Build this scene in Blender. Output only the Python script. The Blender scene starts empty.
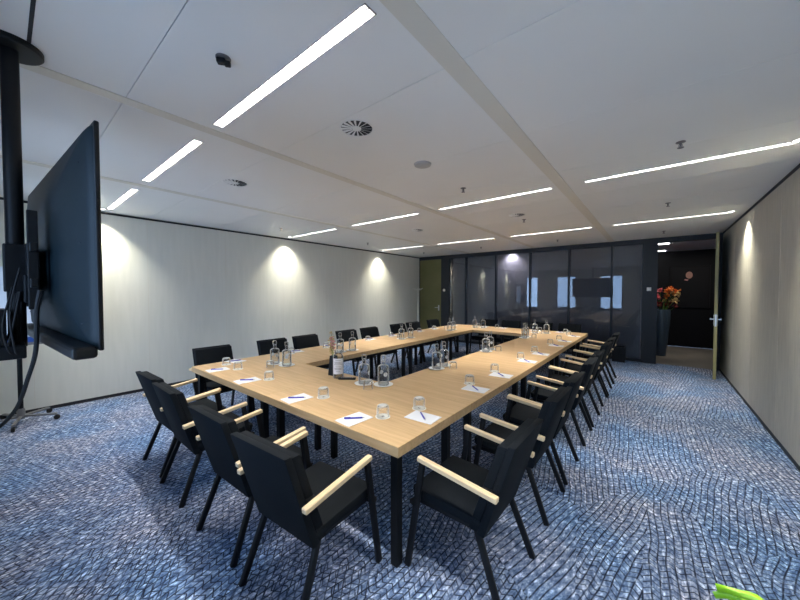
import bpy, bmesh, math, random
from mathutils import Vector, Matrix
random.seed(7)
S = bpy.context.scene
COL = S.collection
R = math.radians
PI = math.pi

# ------------------------------------------------------------------ camera, world, daylight, exposure
XL, XR, YB, YF, H = -6.43, 1.02, -0.45, 9.08, 2.79
cam_data = bpy.data.cameras.new('camera')
cam_data.sensor_width = 36
cam_data.lens = 319.7 / 800 * 36
cam_data.clip_start = 0.03
cam = bpy.data.objects.new('camera', cam_data)
COL.objects.link(cam)
cam.location = (0, 0, 1.6)
cam.rotation_euler = (R(90 - 1.46), 0, R(38.75))
S.camera = cam

world = bpy.data.worlds.new('world')
S.world = world
world.use_nodes = True
world.node_tree.nodes['Background'].inputs[0].default_value = (0.45, 0.65, 1.0, 1)
world.node_tree.nodes['Background'].inputs[1].default_value = 0.6

S.view_settings.view_transform = 'Standard'
S.view_settings.look = 'None'
S.view_settings.gamma = 1
S.view_settings.exposure = 1.15
S.view_settings.use_curve_mapping = False

WIN = [(-5.50, 0.66), (-3.75, 0.95), (-1.75, 0.95), (0.25, 0.95)]
WZ0, WZ1 = 0.72, 2.42


def area(name, loc, rot, sx, sy, power, color):
    d = bpy.data.lights.new(name, 'AREA')
    d.shape = 'RECTANGLE'; d.size = sx; d.size_y = sy
    d.energy = power; d.color = color
    o = bpy.data.objects.new(name, d); COL.objects.link(o)
    o.location = loc; o.rotation_euler = rot
    return o


for wx, ww in WIN:                       # daylight outside each rear window
    area('window_daylight', (wx, YB - 0.26, (WZ0 + WZ1) / 2), (R(90), 0, 0), ww, WZ1 - WZ0, 13, (0.42, 0.64, 1.0))

LAMP_W = 38.0
LAMP_COL = (1.0, 0.945, 0.86)
SPOT_W = 62.0

# ------------------------------------------------------------------ materials
def mat(name, color, rough=0.5, metal=0.0, spec=0.5, coat=0.0):
    m = bpy.data.materials.new(name); m.use_nodes = True
    b = m.node_tree.nodes['Principled BSDF']
    b.inputs['Base Color'].default_value = (*color, 1)
    b.inputs['Roughness'].default_value = rough
    b.inputs['Metallic'].default_value = metal
    b.inputs['Specular IOR Level'].default_value = spec
    b.inputs['Coat Weight'].default_value = coat
    return m


def nd(m, typ, **kw):
    n = m.node_tree.nodes.new(typ)
    for k, v in kw.items():
        setattr(n, k, v)
    return n


def lk(m, a, b):
    m.node_tree.links.new(a, b)


def bsdf(m):
    return m.node_tree.nodes['Principled BSDF']


def noisy(m, c1, c2, scale=(1, 1, 1), nscale=10, detail=3, bump=0.0, bscale=None, dist=0.01, lo=0.3, hi=0.7):
    tc = nd(m, 'ShaderNodeTexCoord'); mp = nd(m, 'ShaderNodeMapping')
    mp.inputs['Scale'].default_value = scale
    n = nd(m, 'ShaderNodeTexNoise'); n.inputs['Scale'].default_value = nscale; n.inputs['Detail'].default_value = detail
    r = nd(m, 'ShaderNodeValToRGB')
    r.color_ramp.elements[0].position = lo; r.color_ramp.elements[0].color = (*c1, 1)
    r.color_ramp.elements[1].position = hi; r.color_ramp.elements[1].color = (*c2, 1)
    lk(m, tc.outputs['Object'], mp.inputs[0]); lk(m, mp.outputs[0], n.inputs['Vector'])
    lk(m, n.outputs['Fac'], r.inputs[0]); lk(m, r.outputs[0], bsdf(m).inputs['Base Color'])
    if bump:
        b = nd(m, 'ShaderNodeBump'); b.inputs['Strength'].default_value = bump; b.inputs['Distance'].default_value = dist
        if bscale:
            n2 = nd(m, 'ShaderNodeTexNoise'); n2.inputs['Scale'].default_value = bscale
            lk(m, mp.outputs[0], n2.inputs['Vector']); lk(m, n2.outputs['Fac'], b.inputs['Height'])
        else:
            lk(m, n.outputs['Fac'], b.inputs['Height'])
        lk(m, b.outputs[0], bsdf(m).inputs['Normal'])
    return m


M = {}
M['panel'] = noisy(mat('ceiling_panel', (.62, .62, .61), .6), (.83, .825, .80), (.86, .855, .83), nscale=1.2)
M['strip'] = mat('ceiling_strip', (.72, .69, .61), .5)
M['gap'] = mat('shadow_gap', (.012, .013, .018), .6)
M['wall_l'] = noisy(mat('wall_vinyl', (.62, .62, .57), .55), (.74, .745, .685), (.785, .785, .725), scale=(3, 3, .35), nscale=6, bump=.08, bscale=160, dist=.002)
M['wall_r'] = noisy(mat('wall_textile', (.6, .57, .49), .6), (.46, .44, .38), (.58, .55, .475), scale=(14, 14, .8), nscale=5, detail=6, bump=.15, bscale=60, dist=.002)
M['frame_dark'] = mat('dark_frame', (.007, .011, .018), .5)
M['black_metal'] = mat('black_metal', (.004, .005, .007), .5, spec=.3)
M['black_fabric'] = noisy(mat('black_upholstery', (.012, .015, .02), .85, spec=.18), (.0035, .0055, .008), (.009, .012, .016), nscale=350, bump=.15, dist=.001)
M['beech'] = noisy(mat('pale_wood', (.75, .57, .35), .42), (.72, .53, .31), (.84, .66, .42), scale=(30, 2, 30), nscale=3)
M['black_plastic'] = mat('black_plastic', (.005, .006, .008), .45, spec=.3)
M['steel'] = mat('brushed_steel', (.6, .6, .6), .3, 1)
M['white'] = mat('white_plastic', (.8, .8, .78), .4)
M['ceramic'] = mat('white_ceramic', (.92, .92, .91), .3)
M['paper'] = mat('white_paper', (.86, .87, .90), .7)
M['card'] = mat('coaster_card', (.82, .81, .76), .7)
M['ink'] = mat('dark_ink', (.05, .05, .07), .7)
M['pen_blue'] = mat('blue_pen', (.05, .05, .42), .35)
M['pen_dark'] = mat('navy_pen', (.02, .02, .12), .35)
M['olive'] = noisy(mat('olive_lacquer', (.22, .21, .075), .4), (.14, .133, .045), (.17, .16, .06), nscale=2)
M['olive_edge'] = mat('olive_door_edge', (.27, .25, .12), .45)
M['tv_back'] = mat('display_back', (.004, .011, .015), .5, spec=.2)
M['rubber'] = mat('rubber', (.006, .006, .007), .8)
M['grey_panel'] = mat('roller_blind', (.40, .39, .40), .8)
M['hall_wall'] = mat('black_hall_wall', (.004, .004, .006), .6, spec=.2)
M['hall_ceiling'] = mat('hall_ceiling', (.70, .75, .9), .7)
M['hall_floor'] = noisy(mat('hall_floor', (.12, .11, .095), .7), (.12, .11, .10), (.15, .14, .125), nscale=40)
M['vase_blue'] = mat('blue_grey_vase', (.07, .11, .16), .3)
M['leaf_green'] = mat('bright_green_leaf', (.24, .50, .008), .35, spec=.5)
M['stem'] = mat('green_stem', (.12, .25, .04), .5)
M['petal_pink'] = mat('pink_petal', (.55, .25, .25), .6)
M['petal_yellow'] = mat('straw_petal', (.62, .47, .22), .6)
M['petal_orange'] = mat('orange_petal', (.80, .25, .05), .6)
M['petal_rose'] = mat('rose_petal', (.75, .18, .22), .6)
M['petal_red'] = mat('dark_red_petal', (.22, .02, .02), .6)
M['paint_dark'] = mat('dark_paint', (.005, .005, .007), .6, spec=.2)
M['skin_paint'] = mat('skin_paint', (.42, .22, .17), .6)
M['blue_box'] = mat('blue_plastic', (.02, .08, .32), .4)
M['lamp_white'] = mat('lamp_reflector', (.80, .80, .80), .3)
M['louvre'] = mat('louvre_metal', (.22, .23, .25), .45)
M['lamp_inside'] = mat('lamp_housing', (.13, .13, .135), .5)
M['pale_grey'] = mat('pale_grey_plastic', (.42, .42, .42), .5)
M['board'] = mat('whiteboard', (.85, .87, .9), .25)
M['grey_metal'] = mat('grey_metal', (.20, .20, .21), .4, .5)
M['coat_metal'] = mat('pale_metal', (.78, .78, .75), .4)


def glow(name, color, strength):
    m = bpy.data.materials.new(name); m.use_nodes = True
    nt = m.node_tree; nt.nodes.clear()
    e = nt.nodes.new('ShaderNodeEmission'); o = nt.nodes.new('ShaderNodeOutputMaterial')
    e.inputs[0].default_value = (*color, 1); e.inputs[1].default_value = strength
    nt.links.new(e.outputs[0], o.inputs[0])
    return m


M['diffuser'] = glow('lamp_diffuser', (1, .97, .93), 6.0)
M['hall_lamp'] = glow('hall_lamp', (1, .98, .95), 6.0)


def clear(name, tint, edge, gl=0.9, rough=0.03):
    """thin clear glass: transparent face-on, pale and reflective towards its edges"""
    m = bpy.data.materials.new(name); m.use_nodes = True
    nt = m.node_tree; nt.nodes.clear()
    L = nt.links.new
    o = nt.nodes.new('ShaderNodeOutputMaterial')
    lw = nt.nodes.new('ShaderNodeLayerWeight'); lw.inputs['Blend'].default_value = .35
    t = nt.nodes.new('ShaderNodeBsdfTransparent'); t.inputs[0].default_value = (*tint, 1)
    d1 = nt.nodes.new('ShaderNodeBsdfDiffuse'); d1.inputs[0].default_value = (.86, .88, .88, 1)  # white diffuse painted in for milky highlights and refracted light at the edges
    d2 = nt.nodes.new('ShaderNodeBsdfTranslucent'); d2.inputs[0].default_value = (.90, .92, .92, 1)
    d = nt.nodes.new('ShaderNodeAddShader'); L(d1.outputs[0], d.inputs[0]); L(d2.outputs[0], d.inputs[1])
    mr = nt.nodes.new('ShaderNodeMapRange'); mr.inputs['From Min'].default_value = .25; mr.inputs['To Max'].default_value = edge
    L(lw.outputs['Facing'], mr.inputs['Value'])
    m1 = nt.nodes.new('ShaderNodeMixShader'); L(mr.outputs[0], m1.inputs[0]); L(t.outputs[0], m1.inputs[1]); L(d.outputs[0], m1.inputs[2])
    g = nt.nodes.new('ShaderNodeBsdfGlossy'); g.inputs['Roughness'].default_value = rough
    fr = nt.nodes.new('ShaderNodeFresnel'); fr.inputs['IOR'].default_value = 1.5
    ml = nt.nodes.new('ShaderNodeMath'); ml.operation = 'MULTIPLY'; ml.inputs[1].default_value = gl; ml.use_clamp = True
    mx = nt.nodes.new('ShaderNodeMixShader')
    L(fr.outputs[0], ml.inputs[0]); L(ml.outputs[0], mx.inputs[0])
    L(m1.outputs[0], mx.inputs[1]); L(g.outputs[0], mx.inputs[2])
    L(mx.outputs[0], o.inputs[0])
    return m


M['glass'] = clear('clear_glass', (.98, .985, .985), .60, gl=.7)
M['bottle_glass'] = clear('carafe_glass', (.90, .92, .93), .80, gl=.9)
M['pane'] = clear('partition_glass', (.75, .77, .80), 0.0, gl=1.45, rough=.012)
M['window_pane'] = clear('window_pane', (.96, .97, .98), 0.0, gl=.8)


def wood(name, axis):
    m = mat(name, (.6, .42, .24), .42, spec=.4)
    tc = nd(m, 'ShaderNodeTexCoord'); mp = nd(m, 'ShaderNodeMapping')
    mp.inputs['Scale'].default_value = (1.1, 16, 16) if axis == 'x' else (16, 1.1, 16)
    lk(m, tc.outputs['Object'], mp.inputs[0])
    n = nd(m, 'ShaderNodeTexNoise'); n.inputs['Scale'].default_value = 2.2; n.inputs['Detail'].default_value = 6; n.inputs['Distortion'].default_value = .6
    lk(m, mp.outputs[0], n.inputs['Vector'])
    r = nd(m, 'ShaderNodeValToRGB')
    r.color_ramp.elements[0].position = .28; r.color_ramp.elements[0].color = (.54, .355, .175, 1)
    r.color_ramp.elements[1].position = .72; r.color_ramp.elements[1].color = (.70, .485, .265, 1)
    lk(m, n.outputs['Fac'], r.inputs[0]); lk(m, r.outputs[0], bsdf(m).inputs['Base Color'])
    return m


M['oak_x'] = wood('light_oak_crosswise', 'x')


def carpet():
    m = mat('patterned_carpet', (.1, .15, .25), .95, spec=.1)
    tc = nd(m, 'ShaderNodeTexCoord')
    # gentle warp of the whole pattern
    wn = nd(m, 'ShaderNodeTexNoise'); wn.inputs['Scale'].default_value = 1.6; wn.inputs['Detail'].default_value = 2
    lk(m, tc.outputs['Object'], wn.inputs['Vector'])
    sub = nd(m, 'ShaderNodeVectorMath', operation='SUBTRACT'); sub.inputs[1].default_value = (.5, .5, .5)
    lk(m, wn.outputs['Color'], sub.inputs[0])
    scl = nd(m, 'ShaderNodeVectorMath', operation='SCALE'); scl.inputs['Scale'].default_value = .07
    lk(m, sub.outputs[0], scl.inputs[0])
    add = nd(m, 'ShaderNodeVectorMath', operation='ADD')
    lk(m, tc.outputs['Object'], add.inputs[0]); lk(m, scl.outputs[0], add.inputs[1])
    # patches, each with its own hatching angle
    vo = nd(m, 'ShaderNodeTexVoronoi'); vo.inputs['Scale'].default_value = 1.7
    vmap = nd(m, 'ShaderNodeMapping'); vmap.inputs['Scale'].default_value = (1.0, .55, 1)
    lk(m, add.outputs[0], vmap.inputs[0]); lk(m, vmap.outputs[0], vo.inputs['Vector'])
    sep = nd(m, 'ShaderNodeSeparateColor'); lk(m, vo.outputs['Color'], sep.inputs[0])
    ang = nd(m, 'ShaderNodeMath', operation='MULTIPLY'); ang.inputs[1].default_value = .5
    lk(m, sep.outputs[0], ang.inputs[0])
    ang2 = nd(m, 'ShaderNodeMath', operation='SUBTRACT'); ang2.inputs[1].default_value = .22
    lk(m, ang.outputs[0], ang2.inputs[0])
    rot = nd(m, 'ShaderNodeVectorRotate'); rot.rotation_type = 'Z_AXIS'
    lk(m, add.outputs[0], rot.inputs['Vector']); lk(m, ang2.outputs[0], rot.inputs['Angle'])
    sx = nd(m, 'ShaderNodeSeparateXYZ'); lk(m, rot.outputs[0], sx.inputs[0])

    def lines(src, freq, width, zig=None):
        mu = nd(m, 'ShaderNodeMath', operation='MULTIPLY'); mu.inputs[1].default_value = freq
        lk(m, src, mu.inputs[0])
        out = mu.outputs[0]
        if zig is not None:
            ad = nd(m, 'ShaderNodeMath', operation='ADD'); lk(m, out, ad.inputs[0]); lk(m, zig, ad.inputs[1]); out = ad.outputs[0]
        pp = nd(m, 'ShaderNodeMath', operation='PINGPONG'); pp.inputs[1].default_value = .5
        lk(m, out, pp.inputs[0])
        mr = nd(m, 'ShaderNodeMapRange'); mr.inputs['From Min'].default_value = width * .5
        mr.inputs['From Max'].default_value = width * 1.4
        mr.inputs['To Min'].default_value = 1; mr.inputs['To Max'].default_value = 0
        lk(m, pp.outputs[0], mr.inputs['Value'])
        return mr.outputs[0]

    # zigzag offset of the second set: shifts by the first coordinate
    zz = nd(m, 'ShaderNodeMath', operation='PINGPONG'); zz.inputs[1].default_value = .5
    zf = nd(m, 'ShaderNodeMath', operation='MULTIPLY'); zf.inputs[1].default_value = 11.5
    lk(m, sx.outputs[0], zf.inputs[0]); lk(m, zf.outputs[0], zz.inputs[0])
    zm = nd(m, 'ShaderNodeMath', operation='MULTIPLY'); zm.inputs[1].default_value = 1.5
    lk(m, zz.outputs[0], zm.inputs[0])
    A = lines(sx.outputs[0], 25.0, .10)
    B_ = lines(sx.outputs[1], 23.0, .09, zm.outputs[0])
    dg = nd(m, 'ShaderNodeMath', operation='ADD'); lk(m, sx.outputs[0], dg.inputs[0]); lk(m, sx.outputs[1], dg.inputs[1])
    C_ = lines(dg.outputs[0], 17.0, .08)
    # which sets are shown depends on the patch
    g1 = nd(m, 'ShaderNodeMath', operation='GREATER_THAN'); g1.inputs[1].default_value = .06; lk(m, sep.outputs[1], g1.inputs[0])
    g2 = nd(m, 'ShaderNodeMath', operation='GREATER_THAN'); g2.inputs[1].default_value = .62; lk(m, sep.outputs[2], g2.inputs[0])
    b1 = nd(m, 'ShaderNodeMath', operation='MULTIPLY'); lk(m, B_, b1.inputs[0]); lk(m, g1.outputs[0], b1.inputs[1])
    c1 = nd(m, 'ShaderNodeMath', operation='MULTIPLY'); lk(m, C_, c1.inputs[0]); lk(m, g2.outputs[0], c1.inputs[1])
    mx1 = nd(m, 'ShaderNodeMath', operation='MAXIMUM'); lk(m, A, mx1.inputs[0]); lk(m, b1.outputs[0], mx1.inputs[1])
    mx2 = nd(m, 'ShaderNodeMath', operation='MAXIMUM'); lk(m, mx1.outputs[0], mx2.inputs[0]); lk(m, c1.outputs[0], mx2.inputs[1])
    # broken-up line strength
    bn = nd(m, 'ShaderNodeTexNoise'); bn.inputs['Scale'].default_value = 14; bn.inputs['Detail'].default_value = 2
    lk(m, tc.outputs['Object'], bn.inputs['Vector'])
    br = nd(m, 'ShaderNodeMapRange'); br.inputs['From Min'].default_value = .3; br.inputs['From Max'].default_value = .55
    br.inputs['To Min'].default_value = .55; br.inputs['To Max'].default_value = 1.0
    lk(m, bn.outputs['Fac'], br.inputs['Value'])
    lf = nd(m, 'ShaderNodeMath', operation='MULTIPLY'); lk(m, mx2.outputs[0], lf.inputs[0]); lk(m, br.outputs[0], lf.inputs[1])
    # base: streaks of pale blue-grey, slate and blue
    smap = nd(m, 'ShaderNodeMapping'); smap.inputs['Scale'].default_value = (1, .45, 1)
    lk(m, rot.outputs[0], smap.inputs[0])
    sn = nd(m, 'ShaderNodeTexNoise'); sn.inputs['Scale'].default_value = 50; sn.inputs['Detail'].default_value = 4; sn.inputs['Roughness'].default_value = .65
    lk(m, smap.outputs[0], sn.inputs['Vector'])
    cr = nd(m, 'ShaderNodeValToRGB')
    e = cr.color_ramp.elements
    e[0].position = .34; e[0].color = (.060, .090, .155, 1)
    e[1].position = .68; e[1].color = (.78, .85, .97, 1)
    x = e.new(.46); x.color = (.15, .20, .31, 1)
    x = e.new(.56); x.color = (.28, .33, .44, 1)
    lk(m, sn.outputs['Fac'], cr.inputs[0])
    # large grey/mauve versus blue areas, random; partly daylight versus lamplight put into the colour
    bg = nd(m, 'ShaderNodeTexNoise'); bg.inputs['Scale'].default_value = 1.3; bg.inputs['Detail'].default_value = 3
    lk(m, tc.outputs['Object'], bg.inputs['Vector'])
    bgr = nd(m, 'ShaderNodeMapRange'); bgr.inputs['From Min'].default_value = .38; bgr.inputs['From Max'].default_value = .60
    lk(m, bg.outputs['Fac'], bgr.inputs['Value'])
    tint = nd(m, 'ShaderNodeMix', data_type='RGBA'); tint.inputs['A'].default_value = (.70, .93, 1.17, 1); tint.inputs['B'].default_value = (1.12, 1.06, 1.08, 1)
    lk(m, bgr.outputs[0], tint.inputs['Factor'])
    mul = nd(m, 'ShaderNodeMix', data_type='RGBA', blend_type='MULTIPLY'); mul.inputs['Factor'].default_value = 1
    lk(m, cr.outputs[0], mul.inputs['A']); lk(m, tint.outputs['Result'], mul.inputs['B'])
    fin = nd(m, 'ShaderNodeMix', data_type='RGBA'); fin.inputs['B'].default_value = (.012, .018, .038, 1)
    lk(m, lf.outputs[0], fin.inputs['Factor']); lk(m, mul.outputs['Result'], fin.inputs['A'])
    lk(m, fin.outputs['Result'], bsdf(m).inputs['Base Color'])
    bp = nd(m, 'ShaderNodeBump'); bp.inputs['Strength'].default_value = .4; bp.inputs['Distance'].default_value = .004
    lk(m, sn.outputs['Fac'], bp.inputs['Height']); lk(m, bp.outputs[0], bsdf(m).inputs['Normal'])
    return m


M['carpet'] = carpet()

# ------------------------------------------------------------------ mesh helpers
def box(bm, x0, x1, y0, y1, z0, z1, bev=0.0, mtx=None, seg=2):
    r = bmesh.ops.create_cube(bm, size=1)
    v = r['verts']
    bmesh.ops.scale(bm, vec=(x1 - x0, y1 - y0, z1 - z0), verts=v)
    bmesh.ops.translate(bm, vec=((x0 + x1) / 2, (y0 + y1) / 2, (z0 + z1) / 2), verts=v)
    if bev:
        ed = list({e for q in v for e in q.link_edges})
        rr = bmesh.ops.bevel(bm, geom=ed, offset=bev, segments=seg, affect='EDGES', profile=.5)
        v = list({q for f in rr['faces'] for q in f.verts} | {q for q in v if q.is_valid})
    if mtx is not None:
        bmesh.ops.transform(bm, matrix=mtx, verts=v)
    return v


def bar(bm, a, b, w, d, ref=(1, 0, 0), bev=0.0, seg=1):
    """rectangular bar from a to b; w measured along ref, d across it"""
    a, b = Vector(a), Vector(b)
    z = (b - a).normalized(); x = Vector(ref); x = (x - z * x.dot(z)).normalized(); y = z.cross(x)
    mt = Matrix((x, y, z)).transposed().to_4x4(); mt.translation = (a + b) / 2
    L = (b - a).length
    return box(bm, -w / 2, w / 2, -d / 2, d / 2, -L / 2, L / 2, bev, mt, seg)


def prism(bm, prof, x0, x1, bev=0.0, seg=2):
    """profile in the YZ plane, extruded along X"""
    a = [bm.verts.new((x0, y, z)) for y, z in prof]
    b = [bm.verts.new((x1, y, z)) for y, z in prof]
    n = len(prof); fs = [bm.faces.new(a), bm.faces.new(b[::-1])]
    for i in range(n):
        fs.append(bm.faces.new((a[i], b[i], b[(i + 1) % n], a[(i + 1) % n])))
    bmesh.ops.recalc_face_normals(bm, faces=fs)
    if bev:
        bmesh.ops.bevel(bm, geom=list({e for f in fs for e in f.edges}), offset=bev, segments=seg, affect='EDGES', profile=.5)


def lathe(bm, prof, n=24, c=(0, 0, 0), cap=True):
    rings = []
    for r, z in prof:
        if r < 1e-6:
            rings.append([bm.verts.new((c[0], c[1], c[2] + z))])
        else:
            rings.append([bm.verts.new((c[0] + r * math.cos(2 * PI * i / n), c[1] + r * math.sin(2 * PI * i / n), c[2] + z)) for i in range(n)])
    for A, B in zip(rings, rings[1:]):
        for i in range(n):
            j = (i + 1) % n
            if len(A) == 1 and len(B) == 1:
                continue
            if len(A) == 1:
                bm.faces.new((A[0], B[i], B[j]))
            elif len(B) == 1:
                bm.faces.new((A[i], B[0], A[j]))
            else:
                bm.faces.new((A[i], B[i], B[j], A[j]))
    if cap:
        if len(rings[0]) > 1: bm.faces.new(rings[0])
        if len(rings[-1]) > 1: bm.faces.new(rings[-1])
    bmesh.ops.recalc_face_normals(bm, faces=bm.faces)


def tube(bm, pts, r, n=8, r2=None):
    pts = [Vector(p) for p in pts]
    rings = []
    up = Vector((0, 0, 1))
    for i, p in enumerate(pts):
        d = (pts[min(i + 1, len(pts) - 1)] - pts[max(i - 1, 0)]).normalized()
        x = d.cross(up)
        if x.length < .05: x = d.cross(Vector((1, 0, 0)))
        x.normalize(); y = x.cross(d)
        rad = r if r2 is None else r + (r2 - r) * i / (len(pts) - 1)
        rings.append([bm.verts.new(p + (x * math.cos(2 * PI * k / n) + y * math.sin(2 * PI * k / n)) * rad) for k in range(n)])
    for A, B in zip(rings, rings[1:]):
        for k in range(n):
            bm.faces.new((A[k], A[(k + 1) % n], B[(k + 1) % n], B[k]))
    bm.faces.new(rings[0][::-1]); bm.faces.new(rings[-1])
    bmesh.ops.recalc_face_normals(bm, faces=bm.faces)


def curve_pts(ctrl, n=24):
    """Catmull-Rom through control points"""
    c = [Vector(p) for p in ctrl]; c = [c[0] * 2 - c[1]] + c + [c[-1] * 2 - c[-2]]
    out = []
    segs = len(c) - 3
    for s in range(segs):
        p0, p1, p2, p3 = c[s:s + 4]
        m = max(2, n // segs)
        for k in range(m):
            t = k / m
            out.append(.5 * ((2 * p1) + (p2 - p0) * t + (2 * p0 - 5 * p1 + 4 * p2 - p3) * t * t + (3 * p1 - p0 - 3 * p2 + p3) * t ** 3))
    out.append(c[-2])
    return out


def obj(name, bm, m, parent=None, smooth=False, loc=None):
    me = bpy.data.meshes.new(name)
    bm.to_mesh(me); bm.free()
    me.materials.append(m)
    if smooth:
        for p in me.polygons: p.use_smooth = True
        try:
            me.set_sharp_from_angle(angle=R(40))
        except Exception:
            pass
    o = bpy.data.objects.new(name, me); COL.objects.link(o)
    if parent: o.parent = parent
    if loc: o.location = loc
    return o


def nb():
    return bmesh.new()


def thing(name, label, cat, loc=(0, 0, 0), rz=0.0, group=None):
    o = bpy.data.objects.new(name, None); COL.objects.link(o)
    o.empty_display_size = .1
    o.location = loc; o.rotation_euler = (0, 0, rz)
    o['label'] = label; o['category'] = cat
    if group: o['group'] = group
    return o


def tag(o, label, cat, group=None):
    o['label'] = label; o['category'] = cat
    if group: o['group'] = group
    return o


def struct(name, bm, m, parent=None):
    o = obj(name, bm, m, parent)
    if parent is None: o['kind'] = 'structure'
    return o


def copy_tree(o, parent=None):
    c = o.copy(); COL.objects.link(c)
    if parent: c.parent = parent
    for ch in list(o.children):
        copy_tree(ch, c)
    return c


def place(proto, state, loc, rz, label, group=None):
    """first use moves the prototype itself, later uses copy it with its parts"""
    if state.get(proto.name):
        o = copy_tree(proto)
    else:
        o = proto; state[proto.name] = True
    o.location = loc; o.rotation_euler = (0, 0, rz); o['label'] = label
    if group: o['group'] = group
    return o


USED = {}

# ------------------------------------------------------------------ the room
b = nb(); box(b, XL - .1, XR + .1, YB - .1, YF + .06, -.08, 0); struct('floor', b, M['carpet'])

WT = .10
b = nb(); box(b, XL - WT, XL, YB - .25, YF + .3, .045, H - .035)
w = struct('wall_left', b, M['wall_l'])
for y in (0.25, 1.49, 2.69, 3.89, 5.09, 6.29, 7.49):
    b = nb(); box(b, XL - .001, XL + .0012, y - .002, y + .002, .045, H - .035); obj('panel_joint', b, M['strip'], w)
b = nb(); box(b, XR, XR + WT, YB - .25, YF + .3, .045, H - .035)
w = struct('wall_right', b, M['wall_r'])
for y in (1.4, 2.7, 4.0, 5.2, 6.5, 7.8):
    b = nb(); box(b, XR - .0012, XR + .001, y - .002, y + .002, .045, H - .035); obj('panel_joint', b, M['strip'], w)
b = nb(); box(b, XL - .09, XL + .004, YB - .2, YF, 0, .045); struct('baseboard_left', b, M['gap'])
b = nb(); box(b, XR - .004, XR + .09, YB - .2, YF, 0, .045); struct('baseboard_right', b, M['gap'])
b = nb(); box(b, XL - .09, XL + .006, YB - .2, YF, H - .035, H); struct('trim_1', b, M['gap'])
b = nb(); box(b, XR - .006, XR + .09, YB - .2, YF, H - .035, H); struct('trim_2', b, M['gap'])

# rear wall behind the camera with its window openings
b = nb()
xs = [XL]
for wx, ww in WIN:
    xs += [wx - ww / 2, wx + ww / 2]
xs.append(XR)
for i in range(0, len(xs), 2):
    box(b, xs[i], xs[i + 1], YB - .2, YB, 0, H)
for wx, ww in WIN:
    box(b, wx - ww / 2, wx + ww / 2, YB - .2, YB, 0, WZ0)
    box(b, wx - ww / 2, wx + ww / 2, YB - .2, YB, WZ1, H)
struct('wall_back', b, M['wall_l'])
for i, (wx, ww) in enumerate(WIN):
    b = nb()
    x0, x1 = wx - ww / 2, wx + ww / 2
    box(b, x0, x0 + .04, YB - .16, YB - .10, WZ0, WZ1); box(b, x1 - .04, x1, YB - .16, YB - .10, WZ0, WZ1)
    box(b, x0 + .04, x1 - .04, YB - .16, YB - .10, WZ0, WZ0 + .04); box(b, x0 + .04, x1 - .04, YB - .16, YB - .10, WZ1 - .04, WZ1)
    w = struct('window_%d' % (i + 1), b, M['frame_dark'])
    b = nb(); box(b, x0 + .04, x1 - .04, YB - .133, YB - .127, WZ0 + .04, WZ1 - .04); obj('pane', b, M['window_pane'], w)
    b = nb(); box(b, x0 - .03, x1 + .03, YB - .10, YB + .05, WZ0 - .03, WZ0, .004); obj('window_sill', b, M['white'], w)

# ceiling: backing, big flat panels with fine gaps, slots left for the recessed lights
STR = [(-6.43, -6.40), (-4.56, -4.47), (-2.64, -2.55), (-.90, -.79)]
CELLS = [(-6.40, -4.56, -6.16, -4.74), (-4.47, -2.64, -4.31, -2.83), (-2.55, -.90, -2.48, -.955), (-.79, 1.02, -.63, .87)]
ROWS = [0.995, 3.98, 6.86]
LW = .070
bl = nb(); box(bl, XL - .1, XR + .1, YB - .2, YF + .1, H + .10, H + .14)
ceil = struct('ceiling', bl, M['gap'])
G = .004
YS = [YB, .5, 1.5, 2.5, 3.47, 4.47, 5.4, 6.36, 7.36, 8.3, YF + .05]
for (x0, x1, l0, l1) in CELLS:
    for i in range(len(YS) - 1):
        y0, y1 = YS[i] + G / 2, YS[i + 1] - G / 2
        b = nb()
        row = [r for r in ROWS if y0 < r < y1]
        if row:
            r = row[0]
            box(b, x0, x1, y0, r - LW / 2, H, H + .02); box(b, x0, x1, r + LW / 2, y1, H, H + .02)
            box(b, x0, l0, r - LW / 2, r + LW / 2, H, H + .02); box(b, l1, x1, r - LW / 2, r + LW / 2, H, H + .02)
        else:
            box(b, x0, x1, y0, y1, H, H + .02)
        obj('ceiling_panel', b, M['panel'], ceil)
for i, (x0, x1) in enumerate(STR):
    b = nb(); box(b, x0, x1, YB, YF + .05, H - .004, H + .03)
    struct('trim_%d' % (i + 3), b, M['strip'])

b = nb(); box(b, -2.54, -.91, .098, .112, H - .0015, H + .0005); struct('trim_8', b, M['gap'])

# far wall: dark frame, glazed partition, olive door, open doorway
b = nb(); box(b, XL, XR, YF, YF + .10, H - .11, H + .1)                      # head
box(b, -5.55, -5.25, YF, YF + .10, .0, H - .11)                              # left pier
box(b, -.26, .01, YF - .03, YF + .10, 0, H - .11)                            # right pier by the doorway
box(b, XL, -6.40, YF, YF + .10, 0, H - .11)
box(b, .95, XR, YF, YF + .10, 0, H - .11)
box(b, -5.25, -.26, YF + .01, YF + .09, 0, .06)                              # bottom rail
struct('wall_far', b, M['frame_dark'])
MUL = [-5.25, -4.66, -3.69, -2.72, -1.76, -.84, -.26]
for x in MUL[1:-1]:
    b = nb(); box(b, x - .022, x + .022, YF - .012, YF + .09, .06, H - .11, .002)
    struct('trim_%d' % (10 + MUL.index(x)), b, M['frame_dark'])
for i in range(6):
    b = nb(); box(b, MUL[i] + .0225, MUL[i + 1] - .0225, YF + .03, YF + .042, .06, H - .11)
    struct('window_%d' % (i + 5), b, M['pane'])
    b = nb(); box(b, MUL[i] + .002, MUL[i + 1] - .002, YF + .26, YF + .265, .02, H - .02)
    k = obj('roller_blind', b, M['grey_panel'])
    tag(k, 'dark grey blind behind the glass pane %s' %
        ['leftmost, next to the olive door', 'second from the olive door', 'third from the olive door, lit from above', 'fourth from the olive door',
         'fifth from the olive door', 'nearest the open doorway'][i], 'blind', 'blinds behind the glass partition')
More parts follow.
